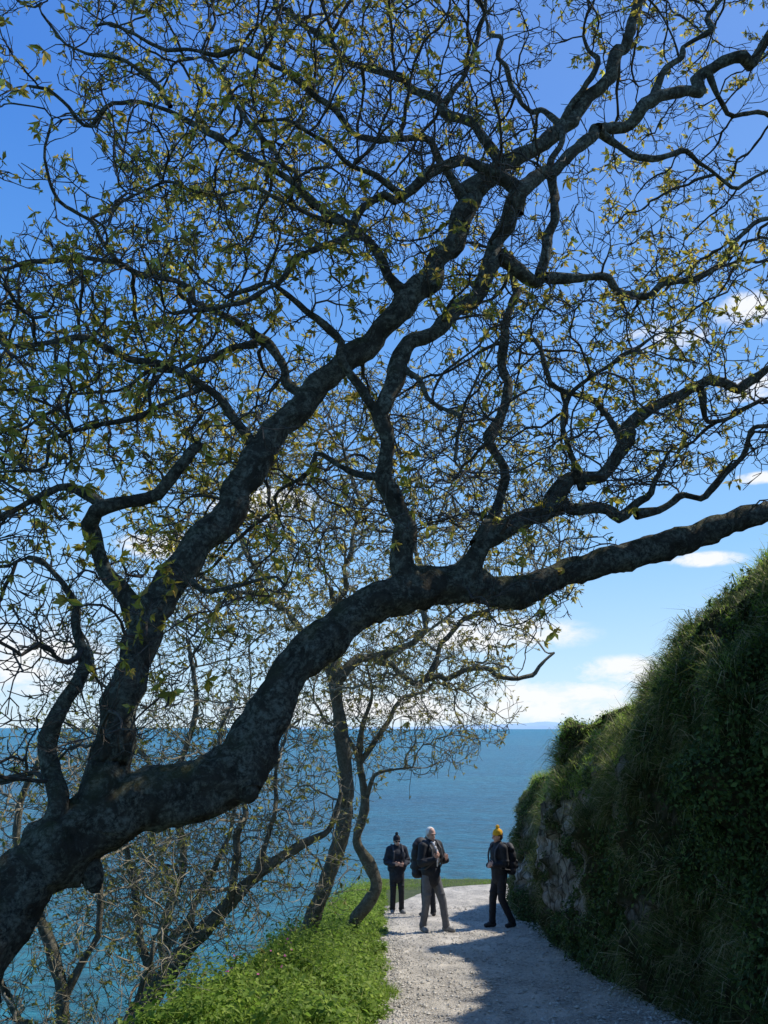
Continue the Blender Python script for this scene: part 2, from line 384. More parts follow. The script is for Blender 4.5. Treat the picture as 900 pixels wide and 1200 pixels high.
V,F=leaves(np.stack([fx,fy,fz],-1),unit(rng.normal(size=(nf,3))*.4+np.array([0,-.3,1])),rng.uniform(.010,.018,nf),1)
mi=rng.integers(0,2,nf)
add_obj("wildflowers",make_mesh("wildflowers",V,F,[simple("pink_petal",(.55,.12,.3),.6),simple("yellow_petal",(.6,.6,.10),.6)],False,mi),kind="stuff",label="a few tiny pink and yellow wildflowers in grass",category="flowers")
print("veg",time.time()-T0)

# =============== trees
def limb_pts(ctrl,step,kink=0.0,rs=1.0):
    c=np.asarray(ctrl,float); p,s=at(c[:,0],c[:,1],c[:,2])
    r=c[:,3]*.5/970.0*s*rs
    Q=np.concatenate([p,r[:,None]],1)
    if kink>0:
        Q=crv(Q,.05); L=np.concatenate([[0],np.cumsum(np.linalg.norm(np.diff(Q[:,:3],axis=0),axis=1))])
        m_=max(3,int(L[-1]/max(.16,kink*5.0))); tt=np.sort(np.concatenate([[0,L[-1]],(np.arange(1,m_)+rng.uniform(-.35,.35,m_-1))/m_*L[-1]]))
        Q=np.stack([np.interp(tt,L,Q[:,k]) for k in range(4)],1)
        j=rng.normal(size=(len(Q),3))*kink; j[0]=0; Q[:,:3]+=j
        out=[Q[0]]
        for a,b_,c_ in zip(Q[:-2],Q[1:-1],Q[2:]): out+= [b_+(a-b_)*.14,b_+(c_-b_)*.14]
        out.append(Q[-1]); Q=np.array(out)
        R=[]
        for a,b_ in zip(Q[:-1],Q[1:]):
            n_=max(1,int(np.linalg.norm((b_-a)[:3])/step)); R.append(a+(b_-a)*(np.linspace(0,1,n_,endpoint=False)[:,None]))
        R.append(Q[-1:]); return np.concatenate(R)
    return crv(Q,step)
def tube(P,R,sides,rough=0):
    t=unit(np.gradient(P,axis=0)) if len(P)>1 else P
    ref=np.array([0.13,1.0,0.07]) 
    if abs(np.dot(unit(P[-1]-P[0]),unit(ref)))>.8: ref=np.array([1.0,0.1,0.2])
    a=unit(np.cross(t,ref)); b_=np.cross(t,a)
    th=np.linspace(0,2*math.pi,sides,endpoint=False)
    ring=a[:,None,:]*np.cos(th)[None,:,None]+b_[:,None,:]*np.sin(th)[None,:,None]
    RR=R[:,None]*np.ones(sides)[None,:]
    if rough:
        S=P[:,None,:]+ring*RR[...,None]
        RR=RR*(1+rough*(.8*fbm(S,6.0,3)+.6*vnoise(S*np.array([1,1,.6]),24.0)))
    V=P[:,None,:]+ring*RR[...,None]
    return V.reshape(-1,3),grid_faces(len(P),sides,True)
def colonize(seeds,attr,step,kill,infl,iters,jit,inert,trop=(0,0,0),cap=160000):
    n=len(seeds); P=np.zeros((cap,3));P[:n]=seeds; par=-np.ones(cap,int); D=np.zeros((cap,3)); cc=np.zeros(cap,int)
    def dmin(A,Bp):
        bi=np.zeros(len(A),int);bd=np.full(len(A),1e18)
        a2=(A*A).sum(1)
        for s in range(0,len(Bp),800):
            b_=Bp[s:s+800]; d=a2[:,None]+(b_*b_).sum(1)[None]-2*A@b_.T
            k=d.argmin(1); v=d[np.arange(len(A)),k]; u=v<bd; bd[u]=v[u]; bi[u]=k[u]+s
        return bi,np.sqrt(np.maximum(bd,0))
    near,dist=dmin(attr,P[:n]); 
    A=attr.copy()
    keep=dist>kill; A,near,dist=A[keep],near[keep],dist[keep]
    for it in range(iters):
        act=dist<infl
        if act.sum()==0 or len(A)==0 or n>cap-5000: break
        idx=near[act]; v=unit(A[act]-P[idx])
        uq,inv=np.unique(idx,return_inverse=True)
        d=np.zeros((len(uq),3)); np.add.at(d,inv,v)
        d=unit(unit(d)+inert*D[uq]+jit*rng.normal(size=d.shape)+np.array(trop))
        ok=cc[uq]<3; uq,d=uq[ok],d[ok]
        if len(uq)==0: break
        cc[uq]+=1; k=len(uq)
        P[n:n+k]=P[uq]+d*step*rng.uniform(.8,1.2,(k,1)); par[n:n+k]=uq; D[n:n+k]=d
        bi,bd=dmin(A,P[n:n+k]); u=bd<dist; dist[u]=bd[u]; near[u]=bi[u]+n
        n+=k
        keep=dist>kill; A,near,dist=A[keep],near[keep],dist[keep]
    return P[:n],par[:n]
def build_tree(name_label,limbs,attr,bark,twig,leafm,step=.09,kill=.13,infl=2.5,iters=150,jit=.28,inert=.5,
               seedstep=.22,tip=.0036,pexp=2.1,spur_p=.75,spur_len=(.07,.24),leaf_n=4,leaf_s=(.008,.022),leaf_p=.7,leafdens=None,
               rough=.16,trop=(0,0,.05),limbstep=.045,wig=1.0,rscale=1.0,kink=.035,wav=1.0,wig0=.5):
    parts=[];seeds=[];seedR=[]
    for li,L in enumerate(limbs):
        big=max(l[3] for l in L)
        Q=limb_pts(L,limbstep if len(L)>3 else .02,0 if li==0 or len(L)<4 else kink*(.45 if big>50 else 1),rscale*(1.07 if li==0 else 1)); P=Q[:,:3].copy(); r=np.maximum(Q[:,3],.005)
        fade=np.clip(np.arange(len(P))/8.,0,1)[:,None]
        o=np.stack([vnoise(P+3.1,3.2),vnoise(P+9.7,3.2),vnoise(P+21.3,3.2)],-1)
        o2=np.stack([vnoise(P+5.1,8),vnoise(P+8.7,8),vnoise(P+11.3,8)],-1)
        P=P+(o*.022+o2*.014)*wig*fade*(1 if li else wig0)
        if li and len(L)>3: r[:6]*=np.linspace(1.35,1,6)[:min(6,len(r))]
        rr=r*(1+.10*vnoise(P,2.7)+.14*vnoise(P,7))
        parts.append(tube(P,rr,26 if r.max()>.1 else (14 if r.max()>.04 else 8),rough))
        if len(L)>3 or li==0:
            k=max(1,int(seedstep/limbstep)); s0=k if li else int(len(P)*.35)
            kk=k*2 if r.max()>.06 else k
            seeds.append(P[s0::kk]); seedR.append(r[s0::kk])
            seeds.append(P[-1:]); seedR.append(r[-1:])
        if r[-1]>.012:
            e=P[-1]; t=unit(P[-1]-P[-3]); R0=rr[-1]
            EP=np.array([e-t*R0*.1,e+t*R0*.5,e+t*R0*.8,e+t*R0*.9]); parts.append(tube(EP,np.array([R0,R0*.8,R0*.45,R0*.02]),12 if r.max()>.04 else 8,0))
    seeds=np.concatenate(seeds);seedR=np.concatenate(seedR)
    base=Vector(limb_pts(limbs[0],.1)[0,:3])
    bn=np.array(base)
    V,F=quad_cat(parts)
    root=bpy.data.objects.new("tree",None); COL.objects.link(root); root.location=base
    root["label"]=name_label; root["category"]="tree"; root.empty_display_size=.3
    add_obj("trunk",make_mesh("trunk",V-bn,F,[bark]),root)
    P,par=colonize(seeds,attr,step,kill,infl,iters,jit,inert,trop)
    n0=len(seeds);n=len(P)
    A=np.zeros(n); kids=[[] for _ in range(n)]
    cnt=np.zeros(n,int)
    for i in range(n-1,n0-1,-1):
        if cnt[i]==0: A[i]=tip**pexp
        p=par[i]
        if p>=n0: A[p]+=A[i]; 
        cnt[p]+=1; kids[p].append(i)
    r=A**(1/pexp)
    main=-np.ones(n,int)
    for i in range(n0,n):
        if kids[i]: main[i]=max(kids[i],key=lambda k:A[k])
    Q=P.copy(); idx=np.arange(n0,n); hm=main[idx]>=0; ii=idx[hm]
    Q[ii]=.7*P[ii]+.15*(P[par[ii]]+P[main[ii]]); P=Q
    off=(np.stack([vnoise(P+31,4.5),vnoise(P+41,4.5),vnoise(P+51,4.5)],-1)*.018+np.stack([vnoise(P+61,11),vnoise(P+71,11),vnoise(P+81,11)],-1)*.014)*wav
    off[:n0]=0; P=P+off
    tp=[]
    for i in range(n0,n):
        p=par[i]
        if p<n0 or main[p]!=i:
            ch=[p,i]; k=i
            while main[k]>=0: k=main[k]; ch.append(k)
            ch=np.array(ch); rr=r[ch].copy(); rr[0]=rr[1]*1.15
            if p<n0: rr=np.minimum(rr,max(.006,seedR[p]*.75)) 
            rm=rr.max()
            tp.append(tube(P[ch],rr*(1+.22*rng.uniform(-1,1,len(rr))),7 if rm>.02 else (5 if rm>.009 else 3)))
    thin=np.where((np.arange(n)>=n0)&(r<.014))[0]
    thin=thin[rng.random(len(thin))<spur_p]
    tipn=np.where((np.arange(n)>=n0)&(cnt==0))[0]
    src=np.concatenate([thin,tipn,tipn]); 
    d0=unit(P[src]-P[par[src]]); p0=P[src]
    def gen(p0,d0,ls,spread):
        m_=len(p0)
        d=unit(d0*.7+unit(rng.normal(size=(m_,3)))*spread+np.array([-.12,0,.18])); L=rng.uniform(*ls,m_)
        p1=p0+d*(L*.5)[:,None]; d2=unit(d+unit(rng.normal(size=(m_,3)))*.65+np.array([0,0,.3])); p2=p1+d2*(L*.5)[:,None]
        return p0,p1,p2,d,d2
    def prisms(p0,p1,p2,d,tr):
        m_=len(p0); a=unit(np.cross(d,rng.normal(size=(m_,3)))); b_=np.cross(d,a); rings=[]
        for pp,rr in((p0,tr),(p1,tr*.9),(p2,tr*.8)):
            for th in(0,2.094,4.189): rings.append(pp+(a*math.cos(th)+b_*math.sin(th))*rr)
        SV=np.stack(rings,1); o=np.arange(m_)[:,None,None]*9
        q=np.array([[0,1,4,3],[1,2,5,4],[2,0,3,5],[3,4,7,6],[4,5,8,7],[5,3,6,8]])
        return SV.reshape(-1,3),(o+q[None]).reshape(-1,4)
    g1=gen(p0,d0,spur_len,.8); tp.append(prisms(g1[0],g1[1],g1[2],g1[3],tip*1.0))
    s2=rng.random(len(p0))<.65
    g2=gen(g1[1][s2],g1[3][s2],(spur_len[0]*.6,spur_len[1]*.55),1.0); tp.append(prisms(g2[0],g2[1],g2[2],g2[3],tip*.85))
    VT,FT=quad_cat(tp)
    E=np.concatenate([g1[2],g2[2]]); DD=np.concatenate([g1[4],g2[4]]); ns_=len(E)
    lk=rng.random(ns_)<leaf_p
    if leafdens is not None: lk&=rng.random(ns_)<leafdens(E)
    c=np.repeat(E[lk],leaf_n,0); dd=np.repeat(DD[lk],leaf_n,0)
    sz=rng.uniform(*leaf_s,len(c))*np.repeat(rng.uniform(.45,1.45,lk.sum()),leaf_n)
    od=unit(dd*.5+rng.normal(size=c.shape)*.65+np.array([0,0,-.5]))
    c=c+od*sz[:,None]*.9
    Nn=unit(np.cross(od,rng.normal(size=c.shape)))
    s_=np.cross(Nn,od); S=sz[:,None]
    LV=np.stack([c-od*S,c+s_*S*.38+Nn*S*.2,c+od*S,c-s_*S*.38+Nn*S*.2],1).reshape(-1,3)
    LF=np.arange(len(c))[:,None]*4+np.array([0,1,2,3])
    VV=np.concatenate([VT,LV]);FF=np.concatenate([FT,LF+len(VT)])
    mi=np.concatenate([np.zeros(len(FT)),np.ones(len(LF))])
    add_obj("crown",make_mesh("crown",VV-bn,FF,[twig,leafm],False,mi),root)
    print("tree nodes",n,"spurs",ns_,"faces",len(FF),time.time()-T0)
    return root
def sample(n,ur,vr,mask,yf,clump=None):
    out=[];got=0
    while got<n:
        u=rng.uniform(*ur,n*2);v=rng.uniform(*vr,n*2); k=rng.random(n*2)<mask(u,v)
        u,v=u[k],v[k]; y=yf(u,v); p,_=at(u,v,y)
        if clump: 
            kk=fbm(p,clump[0],2)>clump[1]; p=p[kk]
        out.append(p);got+=len(p)
    return np.concatenate(out)[:n]

# --- great leaning tree
limbs=[
 [(-230,1440,4.1,190),(-150,1320,4.2,155),(-60,1165,4.4,122),(10,1055,4.6,104),(80,985,4.8,92),(165,938,5.0,83),(235,925,5.1,81),(282,890,5.2,76),(318,832,5.3,66),(350,775,5.4,61),(410,727,5.5,54),(470,695,5.6,56),(530,684,5.7,58),(600,694,5.8,50),(660,672,5.9,41),(740,650,6.0,37),(820,625,6.1,35),(900,598,6.2,33),(1000,572,6.3,26),(1120,515,6.4,16)],
 [(112,972,4.85,70),(130,890,4.95,64),(150,810,5.0,54),(170,730,5.05,50),(210,668,5.1,48),(262,600,5.2,46),(300,535,5.3,44),(360,470,5.4,40),(420,405,5.5,36),(480,350,5.6,34),(525,290,5.7,33),(548,238,5.8,32),(595,190,5.9,27),(660,150,6,22),(720,80,6.1,18),(750,0,6.2,14),(790,-110,6.3,9)],
 [(165,735,5.05,30),(138,680,5.0,25),(108,625,4.95,22),(118,590,4.9,21),(165,572,4.9,21),(205,555,4.9,19),(237,533,4.9,16)],
 [(487,690,5.6,38),(465,622,5.5,30),(447,560,5.45,27),(447,492,5.4,27),(470,430,5.4,26),(510,385,5.45,24),(550,342,5.5,24),(588,292,5.5,25),(602,245,5.5,23),(650,190,5.5,20),(700,150,5.6,18),(765,118,5.7,18),(830,85,5.8,17),(905,48,5.9,14),(990,-10,6,9)],
 [(604,250,5.5,20),(582,196,5.4,18),(530,190,5.3,16),(470,228,5.2,14),(410,262,5.1,12),(350,300,5.0,10),(290,348,4.9,8),(220,380,4.8,5)],
 [(447,492,5.4,16),(425,450,5.3,14),(400,402,5.2,12),(350,362,5.1,11),(318,335,5.0,9),(262,345,4.9,6)],
 [(540,684,5.7,42),(562,632,5.6,29),(620,605,5.7,25),(682,573,5.8,22),(732,520,5.9,20),(772,470,6,18),(822,456,6,16),(872,440,6.1,14),(930,425,6.1,9)],
 [(618,606,5.7,20),(678,592,5.8,18),(735,606,5.95,16),(765,588,6.0,11),(772,560,6.0,7),(795,535,6.0,4)],
 [(745,603,5.97,12),(822,580,6.1,10),(862,545,6.1,9),(900,495,6.2,7),(950,470,6.2,5)],
 [(560,640,5.65,22),(588,570,5.8,17),(572,510,5.9,16),(604,455,6.0,15),(590,400,6.1,13),(612,350,6.2,11),(600,300,6.3,9)],
 [(585,298,5.5,20),(610,330,5.6,18),(640,328,5.7,17),(642,290,5.7,15),(655,250,5.8,14),(650,180,5.9,11),(680,110,6.0,8),(690,40,6.1,5)],
 [(640,325,5.7,14),(695,322,5.8,13),(728,350,5.9,11),(790,332,6,10),(842,308,6.1,8),(905,250,6.2,6)],
 [(302,530,5.3,16),(235,455,5.1,13),(155,412,4.9,11),(65,400,4.7,9),(-20,392,4.6,6)],
 [(362,468,5.4,15),(300,402,5.6,13),(232,352,5.7,11),(142,312,5.8,9),(60,305,5.8,7),(-30,320,5.9,5)],
 [(480,350,5.6,16),(430,288,5.5,13),(368,240,5.4,12),(290,180,5.2,10),(200,125,5.1,8),(108,130,5.0,6),(20,110,4.9,4)],
 [(590,195,5.9,16),(520,122,6.0,13),(442,82,6.1,11),(350,30,6.2,9),(290,-50,6.3,6)],
 [(548,238,5.8,14),(490,160,5.5,12),(400,150,5.2,10),(300,75,5.0,8),(210,50,4.9,6),(110,30,4.8,4)],
 [(118,590,4.9,14),(60,562,4.8,12),(0,602,4.7,10),(-60,650,4.6,7)],
 [(45,1010,4.7,44),(52,950,4.75,32),(66,890,4.85,26),(84,820,4.9,21),(100,770,4.95,17),(72,700,5,11),(30,640,5,7)],
 [(700,150,5.6,12),(745,190,5.8,10),(800,175,5.9,8),(860,210,6,6),(920,190,6.1,4)],
 [(765,118,5.7,12),(800,60,5.7,9),(840,10,5.8,7),(860,-50,5.8,5)],
 [(732,520,5.9,12),(700,470,6.2,10),(640,440,6.3,8),(630,390,6.4,6)],
 [(822,456,6,10),(838,500,6.1,8),(880,470,6.1,6),(930,505,6.2,4)],
 [(278,895,5.17,60),(288,914,5.14,50),(292,926,5.12,40)],
 [(88,990,4.84,52),(103,1022,4.82,36),(110,1040,4.81,24)],
 [(235,455,5.1,9),(180,480,4.9,8),(110,500,4.8,7),(40,540,4.7,5),(-20,560,4.6,4)],
 [(300,402,5.6,9),(240,420,5.4,8),(170,440,5.2,6),(100,455,5.1,5)],
 [(368,240,5.4,9),(330,180,5.6,8),(280,120,5.8,6),(250,60,5.9,5)],
 [(410,262,5.1,8),(330,235,4.9,7),(250,215,4.8,6),(170,220,4.7,4)],
 [(470,228,5.2,9),(420,180,5.0,8),(360,150,4.8,6),(300,130,4.7,4)],
 [(520,122,6.0,9),(560,60,6.1,8),(570,0,6.2,6),(600,-60,6.2,4)],
 [(660,150,6,10),(600,100,6.3,8),(580,40,6.5,6),(540,-30,6.6,4)],
 [(447,560,5.45,10),(400,540,5.6,8),(350,560,5.8,6),(300,590,6,4)],
 [(682,573,5.8,10),(660,520,5.6,8),(680,470,5.5,7),(720,420,5.5,6),(770,390,5.5,4)],
 [(470,430,5.4,10),(500,470,5.2,8),(540,500,5.1,7),(540,550,5.0,5)],
 [(210,668,5.1,10),(250,690,5.0,8),(290,670,4.9,6),(330,700,4.8,4)],
 [(142,312,5.8,7),(90,260,5.7,6),(60,200,5.6,5),(50,140,5.5,4)],
 [(200,125,5.1,7),(160,80,5.0,6),(100,60,4.9,5),(50,20,4.9,4)],
 [(830,85,5.8,9),(850,130,6.0,8),(900,140,6.1,6),(950,170,6.2,4)],
]
def mask(u,v):
    lim=np.interp(u,[-200,0,180,260,330,420,520,700,760,900,1000],[960,930,860,780,690,650,640,610,570,560,560])
    low=np.interp(u,[520,560,620,700,740],[0,.22,.3,.22,0])*((v>lim)&(v<lim+110))
    m=np.where(v<lim, 1.0-.5*sstep((u-640)/200.)*sstep((v-230)/150.)*sstep((430-v)/60.),low)
    m=m*(1-.92*((u<125)&(v>150)&(v<285)))*(1-.95*((u<90)&(v<150)))
    m=m*(1-.5*sstep((v-560)/120)*(u>230))
    return m*(1+0*u)
attr=sample(11800,(-170,1060),(-190,960),mask,lambda u,v:5.0+u/900.+rng.uniform(-1.1,1.9,len(u)),(.95,-.20))
def ld(p): return np.clip(.34+1.4*fbm(p,1.4,2)-.10*(p[:,0]>.8)+.22*(p[:,0]<-.3)+.18*(p[:,2]>5.0),.03,1)
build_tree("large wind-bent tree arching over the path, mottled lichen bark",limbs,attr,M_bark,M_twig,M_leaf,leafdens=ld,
  rscale=.77,tip=.0036,pexp=2.12,leaf_n=8,leaf_s=(.011,.036),leaf_p=.55,spur_p=.55,seedstep=.4,jit=.34,inert=.38,kink=.042,kill=.105,spur_len=(.06,.18),step=.08,rough=.24,trop=(-.06,0,.06))

limbsB=[
 [(350,1130,12,38),(358,1100,12,31),(376,1050,12,28),(400,980,12,27),(406,920,12,26),(400,860,12,24),(392,795,12,20),(394,740,12,13),(388,690,12,9)],
 [(392,800,12,18),(440,772,12.2,16),(490,745,12.3,13),(502,715,12.3,10),(490,660,12.4,8),(510,600,12.5,5)],
 [(393,800,12,16),(352,742,12,13),(312,692,12,10),(280,630,12,8),(250,560,12,5)],
 [(394,760,12,12),(400,715,12,11),(410,660,12,9),(420,590,12.2,8),(400,520,12.2,5)],
 [(440,773,12.2,13),(500,795,12.5,12),(556,785,12.6,10),(620,790,12.8,8),(650,765,13,5)],
 [(500,795,12.5,10),(530,740,12.6,9),(580,715,12.6,8),(640,700,12.8,5)],
 [(312,695,12,9),(260,690,11.8,8),(215,650,11.6,6),(190,600,11.6,4)],
]
def maskB(u,v):
    e=((u-410)/260.)**2+((v-630)/195.)**2
    return np.clip(1.25-e,0,1)*(v<830)
attrB=sample(4400,(130,700),(420,830),maskB,lambda u,v:12.2+rng.uniform(-2.2,2.4,len(u)),(.6,-.3))
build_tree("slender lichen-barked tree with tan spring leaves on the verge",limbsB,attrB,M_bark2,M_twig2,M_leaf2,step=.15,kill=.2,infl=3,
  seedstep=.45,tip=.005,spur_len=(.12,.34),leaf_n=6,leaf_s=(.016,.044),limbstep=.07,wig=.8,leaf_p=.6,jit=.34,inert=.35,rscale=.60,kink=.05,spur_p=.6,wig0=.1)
limbsC=[
 [(402,1105,13.5,28),(415,1080,13.5,24),(440,1042,13.5,21),(434,1015,13.5,19),(418,985,13.5,18),(428,942,13.5,16),(421,890,13.5,13),(425,850,13.5,9),(436,815,13.5,6),(430,780,13.5,4)],
 [(421,895,13.5,10),(450,850,13.7,9),(475,815,13.9,7),(520,800,14,5)],
 [(428,940,13.5,8),(440,920,13.4,7),(450,910,13.4,7),(480,905,13.4,4)],
 [(420,890,13.5,8),(405,870,13.5,7),(395,850,13.5,7),(370,820,13.5,5)],
]
attrC=sample(1100,(340,620),(745,930),lambda u,v:np.clip(1.2-((u-460)/140.)**2-((v-830)/85.)**2,0,1),lambda u,v:13.7+rng.uniform(-1.3,1.3,len(u)))
build_tree("small crooked tree with zigzag trunk at the verge edge",limbsC,attrC,M_bark2,M_twig2,M_leaf2,step=.13,kill=.18,infl=3,
  seedstep=.35,tip=.0048,spur_len=(.12,.34),leaf_n=5,leaf_s=(.015,.036),limbstep=.07,wig=.8,jit=.34,rscale=.60,kink=.05,leaf_p=.5,wig0=.2)
limbsD=[
 [(110,1330,9,60),(150,1215,9,42),(200,1135,9,34),(250,1078,9,27),(300,1027,9.1,21),(350,993,9.3,16),(385,972,9.4,11),(400,930,9.5,7)],
 [(252,1078,9,17),(278,1005,9,14),(290,935,9,11),(255,880,9,8),(262,820,9,5)],
 [(210,1128,9,20),(222,1085,8.9,15),(226,1062,8.9,10)],
 [(175,1175,9,22),(165,1090,9.1,15),(140,1020,9.2,12),(150,950,9.2,8),(120,890,9.2,5)],
 [(300,1027,9.1,12),(330,950,9.2,9),(320,890,9.3,7),(350,840,9.4,5)],
]
attrD=sample(1900,(60,420),(800,1180),lambda u,v:np.clip(1.25-((u-230)/180.)**2-((v-970)/175.)**2,0,1)*(v<1180-(u-150)*.5),lambda u,v:9.2+rng.uniform(-1.2,1.6,len(u)))
build_tree("leaning crooked tree rooted on the slope below the verge",limbsD,attrD,M_bark2,M_twig2,M_leaf3,step=.12,kill=.16,infl=2.5,
  seedstep=.35,tip=.0038,spur_len=(.1,.28),leaf_n=5,leaf_s=(.012,.030),limbstep=.06,wig=.8,jit=.34,rscale=.62,kink=.05,leaf_p=.45,spur_p=.55)
limbsE=[
 [(60,1330,7.5,34),(75,1200,7.5,24),(60,1110,7.5,20),(30,1040,7.5,16),(20,960,7.5,12),(45,890,7.5,8)],
 [(70,1180,7.5,16),(110,1110,7.6,13),(120,1040,7.7,10),(100,970,7.7,7)],
 [(66,1250,7.5,18),(20,1180,7.4,14),(-20,1100,7.3,10),(-40,1020,7.3,6)],
 [(66,1290,7.5,18),(130,1220,7.5,14),(150,1150,7.5,10),(190,1090,7.5,6)],
]
attrE=sample(1900,(-120,250),(840,1230),lambda u,v:np.clip(1.3-((u-60)/170.)**2-((v-1050)/200.)**2,0,1),lambda u,v:7.5+rng.uniform(-1.,1.4,len(u)))
build_tree("dense twiggy shrub-like tree with small green leaves on slope",limbsE,attrE,M_bark2,M_twig2,M_leaf3,step=.10,kill=.14,infl=2.5,
  seedstep=.25,tip=.0032,spur_len=(.08,.24),leaf_n=5,leaf_s=(.010,.024),limbstep=.06,wig=.9,jit=.34,rscale=.6,kink=.05,leaf_p=.5,spur_p=.55)
limbsF=[
 [(190,1300,11,26),(205,1190,11,21),(190,1100,11,17),(215,1010,11,14),(205,920,11,12),(230,830,11,9),(220,750,11,6)],
 [(195,1110,11,12),(250,1030,11,10),(270,940,11,8),(300,860,11,5)],
 [(205,930,11,10),(150,860,11,8),(110,790,11,6),(90,730,11,4)],
]
attrF=sample(1900,(30,360),(650,1140),lambda u,v:np.clip(1.3-((u-200)/165.)**2-((v-870)/230.)**2,0,1),lambda u,v:11+rng.uniform(-1.4,1.4,len(u)))
build_tree("thin multi-stemmed tree with pale buds on the cliff slope",limbsF,attrF,M_bark2,M_twig2,M_leaf2,step=.13,kill=.19,infl=3,
  seedstep=.35,tip=.0042,spur_len=(.12,.34),leaf_n=5,leaf_s=(.013,.033),limbstep=.08,wig=.9,jit=.34,rscale=.62,kink=.06,leaf_p=.5,spur_p=.6)

# =============== people
def capsule(bm,a,b,ra,rb,seg=14):
    a=Vector(a);b=Vector(b);d=b-a;L=d.length
    M=Matrix.Translation((a+b)/2)@d.to_track_quat('Z','Y').to_matrix().to_4x4()
    bmesh.ops.create_cone(bm,cap_ends=True,segments=seg,radius1=ra,radius2=rb,depth=L,matrix=M)
    for p,r in((a,ra),(b,rb)): bmesh.ops.create_icosphere(bm,subdivisions=2,radius=r,matrix=Matrix.Translation(p))
def ell(bm,c,r,rot=None):
    M=Matrix.Translation(Vector(c))@((rot or Matrix.Identity(4)))@Matrix.Diagonal((*r,1))
    bmesh.ops.create_icosphere(bm,subdivisions=3,radius=1,matrix=M)
def finish(name,bm,mat,parent,voxel=.012,smooth=3,label=None):
    me=bpy.data.meshes.new(name); bm.to_mesh(me); bm.free()
    o=bpy.data.objects.new(name,me); COL.objects.link(o)
    if voxel:
        r=o.modifiers.new("r",'REMESH'); r.mode='VOXEL'; r.voxel_size=voxel; r.use_smooth_shade=True
        if smooth:
            s=o.modifiers.new("s",'SMOOTH'); s.iterations=smooth; s.factor=.5
        dg=bpy.context.evaluated_depsgraph_get()
        m2=bpy.data.meshes.new_from_object(o.evaluated_get(dg)); o.modifiers.clear(); o.data=m2; bpy.data.meshes.remove(me); me=m2; me.name=name
    me.materials.clear(); me.materials.append(mat)
    me.polygons.foreach_set("use_smooth",np.ones(len(me.polygons),bool))
    o.parent=parent
    if label: o["label"]=label
    return o
M_skin=simple("skin",(.58,.33,.24),.6,.1,20)
def hand(bm,w,d,pn,side):
    """w wrist, d direction of hand, pn palm normal"""
    w=Vector(w);d=Vector(d).normalized();pn=Vector(pn);pn=(pn-d*pn.dot(d)).normalized();ac=d.cross(pn)*side
    for k in(-1,-.33,.33,1): capsule(bm,w+d*.01+ac*.012*k,w+d*.085+ac*.030*k,.014,.0125,8)
    Ls=[.066,.076,.072,.056]
    for i,L in enumerate(Ls):
        p0=w+d*.088+ac*(i-1.5)*.0205
        d1=(d+pn*.45).normalized(); p1=p0+d1*L*.5; d2=(d+pn*1.6).normalized(); p2=p1+d2*L*.30; d3=(d*.3+pn*1.6).normalized(); p3=p2+d3*L*.22
        capsule(bm,p0,p1,.0082,.0075,8);capsule(bm,p1,p2,.0075,.0070,8);capsule(bm,p2,p3,.0070,.0062,8)
    t0=w+d*.03-ac*.028; t1=t0+(d*.6-ac*.7+pn*.2).normalized()*.04; t2=t1+(d*.9-ac*.1+pn*.4).normalized()*.032
    capsule(bm,t0,t1,.012,.0095,8);capsule(bm,t1,t2,.0092,.0078,8)
